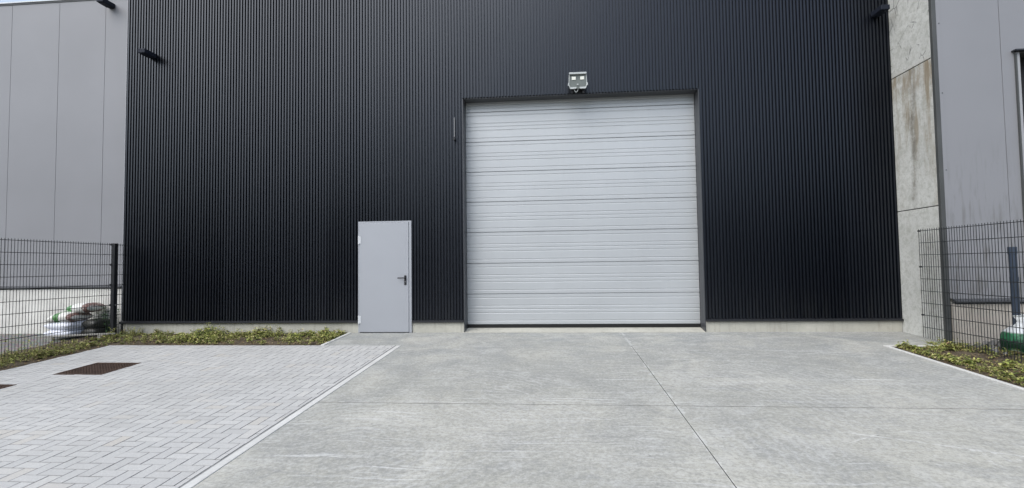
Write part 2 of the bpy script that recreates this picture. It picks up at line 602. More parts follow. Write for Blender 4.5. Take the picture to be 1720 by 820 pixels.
def slab(m, x0, x1, y0, y1, dz=0.0, t=.12, bev=.004):
    """a slab lying on the slope, with small eased arrises"""
    def P(x, y, z):
        return (x, y, gz(y) + z + dz)
    b = bev
    m.add([P(x0 + b, y0 + b, 0), P(x1 - b, y0 + b, 0), P(x1 - b, y1 - b, 0), P(x0 + b, y1 - b, 0),
           P(x0, y0, -b), P(x1, y0, -b), P(x1, y1, -b), P(x0, y1, -b),
           P(x0, y0, -t), P(x1, y0, -t), P(x1, y1, -t), P(x0, y1, -t)],
          [(0, 1, 2, 3), (0, 4, 5, 1), (1, 5, 6, 2), (2, 6, 7, 3), (3, 7, 4, 0),
           (4, 8, 9, 5), (5, 9, 10, 6), (6, 10, 11, 7), (7, 11, 8, 4)])


XJ, YJ, YA = 1.17, -4.03, -1.15
yard = MB()
for x0, x1 in ((-2.50, XJ - .004), (XJ + .004, 4.865)):
    slab(yard, x0, x1, -14, YJ - .008, bev=.002)
    slab(yard, x0, x1, YJ + .008, YA, bev=.002)
slab(yard, -3.80, 5.93, YA, .02, bev=.0)       # apron along the hall
# turn-out behind the weed bed on the right
yard.add([(5.93, 0.02, gz(0)), (6.3, .02, gz(0)), (6.3, -.85, gz(-.85)), (6.12, -1.0, gz(-1.0)), (5.93, YA, gz(YA))], [(4, 3, 2, 1, 0)])
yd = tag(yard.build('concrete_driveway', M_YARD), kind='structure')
j = MB()
slab(j, -2.5, 4.86, -14, -.3, dz=-.003, t=.05, bev=0)
tag(j.build('joint_filler', M_JOINT), kind='structure')
# threshold ramp under the gate
th = MB().hexa([(-1.676, -.015, -.05), (2.638, -.015, -.05), (2.638, .40, -.05), (-1.676, .40, -.05),
                (-1.676, -.015, .006), (2.638, -.015, .006), (2.638, .40, .066), (-1.676, .40, .066)])
tag(th.build('threshold', M_PLINTH), kind='structure')

# pale edging strips
e = MB()
slab(e, -2.578, -2.504, -14, YA - .02, dz=.004)
tag(e.build('driveway_edging', M_EDGE), kind='structure')
e = MB()
slab(e, 4.868, 4.925, -14, YA - .02, dz=.012)
slab(e, 4.93, 5.66, YA - .055, YA - .004, dz=.010)
tag(e.build('bed_edging', M_EDGE), kind='structure')
e = MB()
slab(e, -3.86, -3.803, YA, -.03, dz=.012)
tag(e.build('apron_edging', M_EDGE), kind='structure')

# weed beds
soil = MB()


def bed(m, x0, x1, y0, y1, nx, ny, dz):
    vs, fs = [], []
    for a in range(ny + 1):
        for b in range(nx + 1):
            x = x0 + (x1 - x0) * b / nx
            y = y0 + (y1 - y0) * a / ny
            h = mnoise.noise(Vector((x * 2.5, y * 2.5, 3))) * .018 + mnoise.noise(Vector((x * 9, y * 9, 1))) * .008
            edge = 0 if a in (0, ny) or b in (0, nx) else 1
            vs.append((x, y, gz(y) + dz + h * edge))
    for a in range(ny):
        for b in range(nx):
            q = a * (nx + 1) + b
            fs.append((q, q + 1, q + nx + 2, q + nx + 1))
    m.add(vs, fs)


PX0, PX1, PY1 = -7.60, -2.60, -1.13
bed(soil, -8.9, -3.862, PY1, .03, 60, 14, -.012)
bed(soil, -8.9, PX0, -9, PY1, 16, 70, -.012)
bed(soil, 4.927, 9.5, -9, YA - .057, 50, 80, -.012)
tag(soil.build('soil', M_SOIL, smooth=True), kind='structure')

# ------------------------------------------------------------------ pavers
GR = [(-6.635, -5.945, -3.01, -2.365), (-7.29, -6.60, -4.13, -3.485)]
u = .105
pv = MB()


def rect_minus(r, h):
    x0, x1, y0, y1 = r
    a0, a1, b0, b1 = h
    if a1 <= x0 or a0 >= x1 or b1 <= y0 or b0 >= y1:
        return [r]
    out = []
    if a0 > x0:
        out.append((x0, a0, y0, y1))
    if a1 < x1:
        out.append((a1, x1, y0, y1))
    m0, m1 = max(x0, a0), min(x1, a1)
    if b0 > y0:
        out.append((m0, m1, y0, b0))
    if b1 < y1:
        out.append((m0, m1, b1, y1))
    return out


def brick(x0, x1, y0, y1):
    gp, b = .0030, .002
    ge = .0008                                     # tight at the short ends
    gx, gy = (ge, gp) if x1 - x0 > y1 - y0 else (gp, ge)
    x0, x1, y0, y1 = x0 + gx, x1 - gx, y0 + gy, y1 - gy
    if x1 - x0 < .012 or y1 - y0 < .012:
        return
    dz = random.gauss(0, .0006)
    tx, ty = random.gauss(0, .004), random.gauss(0, .004)
    cx, cy = (x0 + x1) / 2, (y0 + y1) / 2

    def P(x, y, z):
        return (x, y, gz(y) + dz + z + (x - cx) * tx + (y - cy) * ty)
    pv.add([P(x0 + b, y0 + b, 0), P(x1 - b, y0 + b, 0), P(x1 - b, y1 - b, 0), P(x0 + b, y1 - b, 0),
            P(x0, y0, -.002), P(x1, y0, -.002), P(x1, y1, -.002), P(x0, y1, -.002),
            P(x0, y0, -.03), P(x1, y0, -.03), P(x1, y1, -.03), P(x0, y1, -.03)],
           [(0, 1, 2, 3), (0, 4, 5, 1), (1, 5, 6, 2), (2, 6, 7, 3), (3, 7, 4, 0),
            (4, 8, 9, 5), (5, 9, 10, 6), (6, 10, 11, 7), (7, 11, 8, 4)])


for i in range(-2, 52):
    for jn in range(-4, 84):
        kk = (i - jn) % 4
        if kk == 0:
            r = (i, i + 2, jn, jn + 1)
        elif kk == 3:
            r = (i, i + 1, jn, jn + 2)
        else:
            continue
        x0, x1 = -7.585 + r[0] * u, -7.585 + r[1] * u
        y0, y1 = -9.53 + r[2] * u, -9.53 + r[3] * u
        x0, x1, y0, y1 = max(x0, PX0), min(x1, PX1), max(y0, -9.5), min(y1, PY1 - .012)
        if x1 <= x0 or y1 <= y0:
            continue
        rs = [(x0, x1, y0, y1)]
        for h in GR:
            rs = [q for r2 in rs for q in rect_minus(r2, h)]
        for q in rs:
            brick(*q)
po = tag(pv.build('paved_area', M_PAVER), kind='structure')
po.data.materials.append(M_SAND)
for pl_ in po.data.polygons:
    pl_.material_index = 0 if pl_.index % 9 == 0 else 1     # dirty sand on the flanks of each paver
sb = MB()
for q in [(-7.6, -2.58, -9.5, PY1)]:
    rs = [q]
    for h in GR:
        rs = [z for r2 in rs for z in rect_minus(r2, h)]
    for r in rs:
        slab(sb, *r, dz=-.0045, t=.02, bev=0)
tag(sb.build('joint_sand', M_SAND), kind='structure')

# rusty gratings in the paving
GL = ['rusty brown drain grating set whole into the pale herringbone pavers', 'rusty drain grating cut by the left edge of the photo']
proto = None
for (x0, x1, y0, y1), lab in zip(GR, GL):
    cx, cy = (x0 + x1) / 2, (y0 + y1) / 2
    if proto is None:
        hw, hd = (x1 - x0) / 2 - .003, (y1 - y0) / 2 - .003
        proto = o = empty('drain_grating', (cx, cy, gz(cy)), lab, 'drain grating', 'rusty drain gratings in the paving', (math.atan(S), 0, 0))
        f = MB()
        f.box(-hw, hw, -hd, -hd + .022, -.10, .004).box(-hw, hw, hd - .022, hd, -.10, .004)
        f.box(-hw, -hw + .022, -hd + .022, hd - .022, -.10, .004).box(hw - .022, hw, -hd + .022, hd - .022, -.10, .004)
        f.build('frame', M_RUST, o)
        b = MB()
        n = 16
        for q in range(n):
            x = -hw + .03 + (2 * hw - .06) * q / (n - 1)
            b.box(x - .0055, x + .0055, -hd + .022, hd - .022, -.028, -.001)
        n = 15
        for q in range(n):
            y = -hd + .03 + (2 * hd - .06) * q / (n - 1)
            b.box(-hw + .022, hw - .022, y - .0045, y + .0045, -.012, -.0025)
        b.build('grid', M_RUST, o)
        MB().box(-hw + .023, hw - .023, -hd + .023, hd - .023, -.099, -.075).build('pit_floor', M_PIT, o)
    else:
        c = copy_tree(proto)
        c.location = (cx, cy, gz(cy))
        c['label'] = lab

# ---------------------------------------------------------- the black hall
XL, XR = -8.432, 5.915
G0, G1, GT = -1.678, 2.640, 4.371
D0, D1, DT = -3.679, -2.659, 2.083
ZB, ZT = .236, 8.0
hall = empty('warehouse', (0, 0, 0), 'black ribbed metal warehouse with a large silver gate and a grey side door', 'warehouse')
shell = MB()
for x0, x1 in ((XL, D0), (D1, G0), (G1, XR)):
    shell.box(x0, x1, .06, .36, -.2, ZT - .05)
shell.box(D0, D1, .06, .36, DT + .02, ZT - .05).box(G0, G1, .06, .27, GT + .006, ZT - .05)
shell.box(XL, XR, .36, 18, -.2, ZT - .06).build('wall', M_SHELL, hall)
MB().box(XL - .03, XR + .0, -.03, 18, ZT - .04, ZT + .05).build('roof', M_BLACKTRIM, hall)

# profiled sheet: raised ribs, open valleys
pitch = .0577
prof = [(0, 0), (.027, 0), (.0305, .032), (.0542, .032), (.0577, 0)]
pts = []
n = int((XR - XL) / pitch) + 1
for a in range(n):
    for px, py in prof[:-1]:
        x = XL + a * pitch + px
        if x < XR:
            pts.append((x, py))
pts.append((XR, 0))
cuts = [D0, D1, G0, G1]
full = []
for (xa, ya), (xb, yb) in zip(pts[:-1], pts[1:]):
    full.append((xa, ya))
    for cx in cuts:
        if xa < cx < xb:
            full.append((cx, ya + (yb - ya) * (cx - xa) / (xb - xa)))
full.append(pts[-1])
cl = MB()
for (xa, ya), (xb, yb) in zip(full[:-1], full[1:]):
    xm = (xa + xb) / 2
    z0 = DT + .004 if D0 < xm < D1 else GT if G0 < xm < G1 else ZB
    cl.add([(xa, ya, z0), (xb, yb, z0), (xb, yb, ZT - .04), (xa, ya, ZT - .04)], [(0, 1, 2, 3)])
cl.build('cladding', M_BLACK, hall)
# plinth and its flashing
PL = ((XL, D0 - .004), (D1 + .004, G0 - .004), (G1 + .004, XR - .0))
for x0, x1 in PL:
    MB().box(x0, x1, .012, .059, -.2, .212).build('plinth', M_PLINTH, hall, bevel=.004)
    fl = MB()
    x0f = x0 - (.045 if x0 == XL else 0)
    fl.hexa([(x0f, -.028, .200), (x1, -.028, .200), (x1, .055, .214), (x0f, .055, .214),
             (x0f, -.028, .222), (x1, -.028, .222), (x1, .055, .242), (x0f, .055, .242)])
    fl.box(x0f, x1, -.031, -.028, .188, .222)
    fl.build('base_flashing', M_BLACKTRIM, hall)
MB().box(XL - .022, XL - .001, -.004, .12, -.2, .20).box(XL - .012, XL - .001, -.004, .12, .245, ZT - .05).build('corner_trim', M_BLACKTRIM, hall)

# gate surround
rv = MB()
rv.box(G0 + .001, G0 + .014, -.006, .268, .002, GT - .016)
rv.box(G1 - .014, G1 - .001, -.006, .268, .002, GT - .016)
rv.box(G0 + .001, G1 - .001, .0365, .268, GT - .014, GT - .001)
reveal = rv.build('gate_frame', M_REVEAL, hall)
# seven sections of a ribbed sectional gate
joints = [.112, .687, 1.266, 1.857, 2.436, 3.014, 3.592, 4.171, 4.40]
GY = .285


def section(z0, z1):
    """one section: flat bands with grouped grooves at its ends and its middle"""
    h = z1 - z0
    zp = [(z0, .012)]

    def groove(c, w=.011, d=.006):
        if z0 + .012 < c - w < c + w < z1 - .012:
            zp.extend([(c - w, 0), (c - w * .35, d), (c + w * .35, d), (c + w, 0)])
    zp.append((z0 + .007, 0))
    gs = []
    if h > .4:
        m = (z0 + z1) / 2
        gs = [z0 + .072, m - .068, m, m + .068, z1 - .072]
    else:
        gs = [z0 + .072, z1 - .09]
    for c in gs:
        groove(c)
    zp.append((z1 - .007, 0))
    zp.append((z1, .012))
    m = MB()
    vs, fs = [], []
    for z, d in zp:
        vs += [(G0 + .0145, GY + d, z), (G1 - .0145, GY + d, z)]
    for i in range(len(zp) - 1):
        fs.append((2 * i, 2 * i + 1, 2 * i + 3, 2 * i + 2))
    n0 = len(vs)
    vs += [(G0 + .0145, GY + .05, z0), (G1 - .0145, GY + .05, z0), (G0 + .0145, GY + .05, z1), (G1 - .0145, GY + .05, z1)]
    L = 2 * len(zp)
    fs += [(n0, n0 + 1, 1, 0), (L - 2, L - 1, n0 + 3, n0 + 2), (n0 + 1, n0, n0 + 2, n0 + 3)]
    m.add(vs, fs)
    return m


gate = MB().box(G0 + .0145, G1 - .0145, GY + .052, GY + .07, .07, 4.36).build('sectional_gate', M_DOOR, hall)
for z0, z1 in zip(joints[:-1], joints[1:]):
    section(z0 + .002, z1 - .002).build('gate_section', M_GATE, gate)
MB().box(G0 + .016, G1 - .016, GY - .004, GY + .04, .056, .110).build('rubber_seal', M_RUBBER, gate)

# side door
door = MB()
door.box(D0 + .036, D1 - .052, -.026, .03, .016, DT - .030).build('side_door', M_DOOR, hall, bevel=.003)
door_o = [o for o in COL.objects if o.name == 'side_door'][0]
fr = MB()
fr.box(D0, D0 + .032, -.016, .059, .004, DT).box(D1 - .047, D1, -.016, .059, .004, DT)
fr.box(D0 + .032, D1 - .047, -.016, .059, DT - .026, DT)
fr.build('door_frame', M_DOOR, door_o)
MB().box(D0 + .032, D1 - .047, -.012, .059, .002, .013).build('door_threshold', M_DRIP, door_o)
for z in (1.66, .17):
    h = MB().tube((D0 + .016, -.030, z - .0), (D0 + .016, -.030, z + .155), .013, n=12)
    h.box(D0 + .018, D0 + .052, -.033, -.027, z + .01, z + .145)
    h.build('hinge', M_HINGE, door_o)
hd = MB().box(-2.792, -2.752, -.036, -.0262, .885, 1.062)
hd.tube((-2.772, -.036, 1.018), (-2.772, -.082, 1.018), .011, n=12)
hd.tube((-2.764, -.080, 1.018), (-2.905, -.080, 1.016), .0105, n=12)
hd.tube((-2.772, -.036, .945), (-2.772, -.042, .945), .012, n=12)
hd.build('handle', M_BLACKPLASTIC, door_o)
MB().tube((-2.772, -.0425, .945), (-2.772, -.045, .945), .008, n=12).build('lock_cylinder', M_CLAMP, door_o)

# ---------------------------------------------------------- grey hall, left
LY = .20
left = empty('grey_hall', (-13, LY, 0), 'smooth grey panel hall on the left behind the sacks and fence', 'building')


def B(o, m, name, mat, bevel=0):
    """build world-space shapes as a part of the thing standing at o"""
    loc = o.location
    m.v = [(x - loc.x, y - loc.y, z - loc.z) for x, y, z in m.v]
    return m.build(name, mat, o, bevel=bevel)


xs = [-8.62, -9.114, -10.146, -11.224]
while xs[-1] > -19:
    xs.append(xs[-1] - 1.06)
w = MB()
for a, b in zip(xs[1:], xs[:-1]):
    w.box(a + .004, b - .004, LY, LY + .08, .93, 6.80)
B(left, w, 'wall_panels', M_GREYL)
B(left, MB().box(xs[-1], -8.6, LY + .014, 16, -.2, 6.76), 'wall', M_DRIP)
B(left, MB().box(xs[-1], -8.62, LY - .02, LY + .012, -.2, .86), 'plinth', M_PLINTHL, .004)
B(left, MB().hexa([(xs[-1], LY - .055, .885), (-8.62, LY - .055, .885), (-8.62, LY + .013, .90), (xs[-1], LY + .013, .90),
                   (xs[-1], LY - .055, .912), (-8.62, LY - .055, .912), (-8.62, LY + .013, .93), (xs[-1], LY + .013, .93)]), 'drip_flashing', M_DRIP)
B(left, MB().box(-8.618, -8.44, LY - .022, LY + .2, -.2, 6.79), 'corner_trim', M_TRIML, .003)
B(left, MB().box(xs[-1] - .1, -8.44, LY - .03, 16.1, 6.832, 6.858), 'roof_cap', M_ROOFCAP, .004)
B(left, MB().box(xs[-1] - .1, -8.44, LY - .012, LY + .09, 6.803, 6.830), 'roof_edge', M_DRIP)

# ---------------------------------------------------------- tall precast wall
RY = -.97
pw = empty('concrete_wall', (6.0, 0, 0), 'tall pale concrete wall with brown runs closing the right end of the black hall', 'wall')
for z0, z1 in ((-.3, 2.052), (2.066, 4.377), (4.391, 8.2)):
    m = MB()
    B(pw, m.box(5.92, 6.09, RY + .05, 3, z0, z1), 'wall_panel', M_PRECAST, .006)
B(pw, MB().box(5.935, 6.08, RY + .06, 2.9, -.3, 8.15), 'joint_seal', M_DRIP)

# ---------------------------------------------------------- grey hall, right
right = empty('grey_hall', (9, RY, 0), 'dirt streaked grey panel building on the right with a pale door jamb', 'building')
xr = [6.002, 6.895, 7.095]
w = MB()
for a, b in ((6.002, 6.891), (6.899, 7.093)):
    w.box(a, b, RY, RY + .07, .625, 8.2)
w.box(7.093, 9.4, RY, RY + .07, 4.40, 8.2)
B(right, w, 'wall_panels', M_GREYR)
bk = MB()
bk.box(6.092, 7.093, RY + .02, 14, -.3, 8.15).box(9.404, 13.4, RY + .02, 14, -.3, 8.15)
bk.box(7.093, 9.404, RY + .02, 14, 4.402, 8.15).box(7.093, 9.404, RY + .6, 14, -.3, 4.40)
B(right, bk, 'wall', M_DRIP)
B(right, MB().box(5.915, 5.978, RY - .012, RY + .045, -.3, 8.2), 'corner_trim', M_TRIMR, .003)
B(right, MB().box(5.980, 6.035, RY - .006, RY - .0005, .63, 8.2), 'screwed_flashing', M_GREYR)
for z in (1.4, 2.6, 3.8, 4.9):
    B(right, MB().tube((6.018, RY - .0065, z), (6.018, RY - .012, z), .008, n=8), 'screw', M_DRIP)
B(right, MB().box(6.002, 7.093, RY - .012, RY + .018, -.3, .545), 'plinth', M_PLINTHR, .004)
B(right, MB().hexa([(6.03, RY - .06, .575), (7.093, RY - .06, .575), (7.093, RY + .015, .59), (6.03, RY + .015, .59),
                    (6.03, RY - .06, .602), (7.093, RY - .06, .602), (7.093, RY + .015, .622), (6.03, RY + .015, .622)]), 'drip_flashing', M_DRIP)
ld = MB().box(7.145, 9.404, RY + .25, RY + .29, -.2, 4.39)
ldo = B(right, ld, 'loading_door', M_SHELL)
jm = MB().box(7.097, 7.142, RY - .02, RY + .3, -.25, 4.385)
j2 = B(right, jm, 'door_jamb', M_JAMB)
jm = MB().box(7.076, 7.0965, RY - .03, RY - .001, .62, 4.36)
B(right, jm, 'jamb_flashing', M_TRIMR)
B(right, MB().box(7.04, 9.43, RY - .08, RY - .002, 4.390, 4.412), 'door_canopy', M_BLACKTRIM)

# ---------------------------------------------------------- lamps and fittings
wl = empty('wall_lamp', (-7.885, 0, 5.465), 'dark wall lamp on the left end of the black ribbed wall', 'wall lamp', 'dark wall lamps under the roof edges')
b = MB()
b.hexa([(-.072, -.29, -.046), (.072, -.29, -.046), (.072, -.004, -.040), (-.072, -.004, -.040),
        (-.072, -.29, .038), (.072, -.29, .038), (.072, -.004, .044), (-.072, -.004, .044)])
b.build('housing', M_LAMP, wl, bevel=.008)
MB().box(-.058, .058, -.26, -.06, -.054, -.0405).build('lens', M_LAMP, wl)
MB().box(-.045, .045, -.003, .03, -.046, .05).build('bracket', M_LAMP, wl)
c = copy_tree(wl)
c.location = (5.69, 0, 5.545)
c['label'] = 'dark wall lamp on the right end of the black ribbed wall beside the concrete'
c = copy_tree(wl)
c.location = (-8.975, LY, 6.645)
c['label'] = 'dark wall lamp high on the smooth grey panels at far left'

fl = empty('floodlight', (.47, 0, 4.50), 'grey twin floodlight box with two white lenses above the silver gate', 'floodlight')
FY = -.17
M_FLOOD = metal_paint('grey green flood housing', (.10, .115, .105), .45, .5, .15).m
M_FLOODRIM = plain('pale flood rim', (.42, .44, .43), .4)
k = NT('pale led lens', .25, .5)
k.color(k.mix(k.noise(20, 2), (.66, .66, .56), (.78, .78, .72)))
M_LED = k.m
w2, h0, h1 = .152, -.105, .165
m = MB()
ox = [(-.152, .165), (.152, .165), (.160, -.03), (.135, -.105), (-.135, -.105), (-.160, -.03)]
vs = [(x, FY, z) for x, z in ox] + [(x * .86, FY + .06, z * .86 + .005) for x, z in ox]
m.add(vs, [tuple(range(5, -1, -1)), tuple(range(6, 12))] + [(i, (i + 1) % 6, 6 + (i + 1) % 6, 6 + i) for i in range(6)])
m.build('housing', M_FLOOD, fl)
rim = MB()
rim.box(-.155, .155, FY - .040, FY + .02, .152, .182)
rim.path([(-.152, FY - .006, .15), (-.160, FY - .006, -.03), (-.135, FY - .006, -.105), (-.05, FY - .006, -.105)], .007)
rim.path([(.152, FY - .006, .15), (.160, FY - .006, -.03), (.135, FY - .006, -.105), (.04, FY - .006, -.105)], .007)
rim.box(-.135, -.03, FY - .012, FY - .001, -.103, -.078).box(.03, .135, FY - .012, FY - .001, -.103, -.078)
rim.box(-.178, -.158, FY - .015, FY + .02, -.05, -.005).box(.158, .178, FY - .015, FY + .02, -.05, -.005)
rim.build('rim', M_FLOODRIM, fl)
for x in (-.072, .078):
    MB().box(x - .036, x + .036, FY - .010, FY - .001, .055, .115).build('lens', M_LED, fl, bevel=.003)
MB().tube((0, FY - .001, -.035), (0, FY - .024, -.04), .020, .012, n=14).build('motion_sensor', M_FLOODRIM, fl)
br = MB().box(-.12, -.085, FY + .05, -.002, -.15, -.03).box(.085, .12, FY + .05, -.002, -.15, -.03).box(-.12, .12, -.03, -.002, -.16, .05)
br.box(-.085, .085, FY + .055, -.03, -.09, -.03)
br.build('bracket', M_BLACKPLASTIC, fl)
pt = []
for a in range(9):
    t = a / 8
    pt.append((-.07 + .075 * t, FY + .02, -.105 - .058 * math.sin(math.pi * t) ** .8))
MB().path(pt, .006, 6).build('cable', M_FLOODRIM, fl)

an = empty('sensor_rod', (-1.822, 0, 3.57), 'thin pale rod with a black foot beside the upper left gate corner', 'sensor')
MB().tube((0, -.045, .05), (0, -.045, .42), .006, n=10).build('rod', M_CLAMP, an)
MB().tube((0, -.045, -.005), (0, -.045, .055), .021, .018, n=12).box(-.012, .012, -.04, .0, .01, .045).build('foot', M_BLACKPLASTIC, an)

# ------------------------------------------------------------------ fences
PITCH = .19


def mesh_panel(y0, y1, ztop, nrod, zbot):
    """double-rod welded mesh in the plane x = 0"""
    m = MB()
    for i in range(nrod):
        z = ztop - PITCH * i
        for sx in (-.0055, .0055):
            m.tube((sx, y0, z), (sx, y1, z), .0046, n=5)
    n = int((y1 - y0) / .0475)
    for i in range(n + 1):
        y = y0 + (y1 - y0) * i / n
        m.tube((0, y, zbot(y)), (0, y, ztop + .028), .0040, n=5)
    return m


FX = -8.35
fe = empty('wire_fence', (FX, -.33, gz(-.33)), 'dark wire mesh fence at left with one black post, before the white sacks', 'fence')
zo = gz(-.33)
mp = mesh_panel(-6.5, .12, 1.714 - zo, 9, lambda y: gz(y - .0) + .03 - zo)
mp.v = [(x, y, z) for x, y, z in mp.v]
o = mp.build('mesh', M_WIRE, fe, loc=(0, .33, 0))
MB().box(.010, .072, -.035, .035, -.4, 1.74).build('post', M_POST, fe, bevel=.003)
MB().box(.008, .075, -.038, .038, 1.741, 1.752).build('post_cap', M_BLACKPLASTIC, fe)
for i in (0, 2, 4, 6, 8):
    z = 1.714 - PITCH * i - zo
    MB().box(-.018, .0095, -.042, .042, z - .018, z + .018).build('clamp', M_BLACKPLASTIC, fe)
    MB().tube((.0725, 0, z), (.084, 0, z), .011, n=8).build('bolt', M_CLAMP if i == 6 else M_BLACKPLASTIC, fe)
# second post further out, beside the frame
MB().box(.010, .072, -2.56, -2.49, -.6, 1.74).build('post', M_POST, fe, bevel=.003)

FR = 5.80
fe2 = empty('wire_fence', (FR, -.65, gz(-.65)), 'dark wire mesh fence at right meeting the concrete wall without a post', 'fence')
zo = gz(-.65)
mp = mesh_panel(-6.0, -.65, 1.684 - zo, 9, lambda y: gz(y) + .03 - zo)
mp.build('mesh', M_WIRE, fe2, loc=(0, .65, 0))
for i in (0, 3, 7):
    z = 1.684 - PITCH * i - zo
    MB().box(-.012, .016, -.016, .012, z - .012, z + .012).build('clamp', M_BLACKPLASTIC, fe2)
MB().box(.012, .07, -2.95, -2.88, -.5, 1.74).build('post', M_POST, fe2, bevel=.003)

# ------------------------------------------------------------------- sacks
def pillow(L, W, H, seed, n=22, m=16, sag=0.0):
    rng = random.Random(seed)
    ox = rng.uniform(0, 50)
    vs, fs = [], []
    idx = {}
    for s in (1, -1):
        for a in range(n + 1):
            for b in range(m + 1):
                p, q = 2 * a / n - 1, 2 * b / m - 1
                e = (max(0, 1 - abs(p) ** 3.2) ** .55) * (max(0, 1 - abs(q) ** 3.0) ** .5)
                wr = mnoise.noise(Vector((p * 2.2 + ox, q * 2.2, s))) * .07 + mnoise.noise(Vector((p * 6 + ox, q * 5, s * 2))) * .05
                pin = 1 - .05 * abs(q) ** 2 * (1 - abs(p))
                x = p * L / 2 * pin
                y = q * W / 2 * (1 - .06 * abs(p) ** 3)
                z = H / 2 + s * H / 2 * e * (1 + wr) - sag * (abs(p) ** 2.5)
                if s < 0:
                    z = H / 2 - H / 2 * min(1, e * 1.25) - sag * abs(p) ** 2.5
                if a in (0, n) or b in (0, m):
                    key = (a, b)
                    if key in idx:
                        continue
                    idx[key] = len(vs)
                else:
                    idx[(a, b, s)] = len(vs)
                vs.append((x, y, z))
    def I(a, b, s):
        return idx[(a, b)] if (a in (0, n) or b in (0, m)) else idx[(a, b, s)]
    for s in (1, -1):
        for a in range(n):
            for b in range(m):
                f = (I(a, b, s), I(a + 1, b, s), I(a + 1, b + 1, s), I(a, b + 1, s))
                fs.append(f if s > 0 else f[::-1])
    return MB().add(vs, fs)


def sack(label, mat, loc, rz, L=.56, W=.40, H=.15, seed=1, tilt=(0, 0), sag=0.0):
    o = pillow(L, W, H, seed, sag=sag).build('sack', mat, None, smooth=True, loc=loc, rot=(tilt[0], tilt[1], rz))
    return tag(o, label, 'sack', 'stacked sacks behind the left fence')


z0 = -.015
sack('plain white sack lying lowest in the pile by the left fence', M_SACKW, (-9.19, -.32, z0), R(4), .50, .66, .175, 3)
sack('plain white sack pressed between the lowest white sack and a printed one', M_SACKW, (-9.19, -.30, z0 + .138), R(-3), .52, .66, .175, 5)
sack('printed sack with green field and dark red end, directly on the white sacks', M_SACKP, (-9.20, -.32, z0 + .290), R(8), .47, .60, .185, 8, (0, R(-4)), .04)
sack('dark sack on the ground beside the white sacks', M_SACKD, (-8.80, -.16, z0), R(5), .28, .46, .17, 11)
sack('dark sack lying on another dark sack under the printed top sack', M_SACKD, (-8.80, -.15, z0 + .15), R(-5), .30, .44, .17, 13)
sack('topmost printed sack of the pile, pale with a dark red end', M_SACKP2, (-9.07, -.14, z0 + .435), R(9), .45, .54, .19, 17, (0, R(-5)), .02)
bd = empty('board', (-8.78, -.58, gz(-.58)), 'weathered pale board lying before the sacks at the foot of the fence', 'board')
MB().box(-.62, .58, -.018, .018, .055, .085).build('plank', M_TIMBER, bd, bevel=.004, rot=(0, 0, R(24)))
m = MB()
for x in (-.4, .35):
    MB().box(x - .04, x + .04, -.02, .05, -.02, .054).build('batten', M_TIMBER, bd, rot=(0, 0, R(24)))

# leafy plant beside the sacks


def leaf(m, base, yaw, pitch_, L, W, bend=.35):
    """a folded, drooping leaf of four faces"""
    d = Vector((math.cos(yaw) * math.cos(pitch_), math.sin(yaw) * math.cos(pitch_), math.sin(pitch_)))
    sd = Vector((-math.sin(yaw), math.cos(yaw), 0))
    up = sd.cross(d) * -1
    b = Vector(base)
    mid = b + d * L * .5 + up * (-.02 * L)
    tip = b + d * L * (1 - bend * .2) + Vector((0, 0, -bend * L * .5))
    l1 = b + d * L * .42 + sd * W * .5 + up * W * .18
    r1 = b + d * L * .42 - sd * W * .5 + up * W * .18
    m.add([b, l1, mid, r1, tip], [(0, 2, 1), (0, 3, 2), (1, 2, 4), (2, 3, 4)])


rng = random.Random(4)
pt_ = MB()
for s_ in range(16):
    bx, by = rng.uniform(-.10, .12), rng.uniform(-.08, .08)
    h = rng.uniform(.28, .58)
    lean = (rng.uniform(-.1, .1), rng.uniform(-.08, .08))
    pt_.tube((bx, by, 0), (bx + lean[0], by + lean[1], h), .004, .002, n=4)
    for q in range(20):
        t = rng.uniform(.12, 1)
        leaf(pt_, (bx + lean[0] * t, by + lean[1] * t, h * t), rng.uniform(0, 6.28), rng.uniform(-.2, .7), rng.uniform(.05, .11), rng.uniform(.018, .035))
tag(pt_.build('plant', M_PLANT, loc=(-8.66, -.12, -.02)), 'dark green leafy plant between the sacks and the black fence post', 'plant')

# green and white sack with a blue pipe, right
gs = empty('garden_sack', (6.46, -1.60, gz(-1.60)), 'green and white open sack standing behind the right fence', 'sack')


def gsf(an, z):
    return 1 + .10 * math.cos(2 * an + .5) + .05 * math.sin(5 * an + z * 9) + .02 * math.sin(11 * an + z * 17)


gsb = MB().lathe([(.02, .0), (.19, .0), (.215, .04), (.226, .12), (.218, .21), (.195, .28), (.15, .325), (.105, .37), (.085, .43), (.105, .50), (.097, .50), (.075, .43), (.06, .38), (.01, .37)], n=40, fn=gsf)
gsb.build('bag', M_SACKG, gs, smooth=True)
rm = MB()
P = []
for a in range(29):
    an_ = 2 * math.pi * a / 28
    P.append((.103 * gsf(an_, .50) * math.cos(an_), .103 * gsf(an_, .50) * math.sin(an_), .502 + .008 * math.sin(2 * an_)))
rm.path(P, .009, 8)
rm.build('rim', M_FLOODRIM, gs, smooth=True)
bp = empty('pipe', (6.395, -1.58, gz(-1.58)), 'upright blue grey pipe behind the right fence above the green sack', 'pipe')
MB().tube((0, 0, -.02), (-.008, 0, 1.43), .045, n=24).build('tube', M_BLUE, bp, smooth=False)
MB().tube((-.008, 0, 1.36), (-.008, 0, 1.462), .051, n=24).build('cap', M_BLUE, bp)
for za, zb_ in ((.98, 1.04), (.74, .77)):
    MB().tube((-.004, 0, za), (-.004, 0, zb_), .049, n=24).build('collar', M_BLUE, bp)

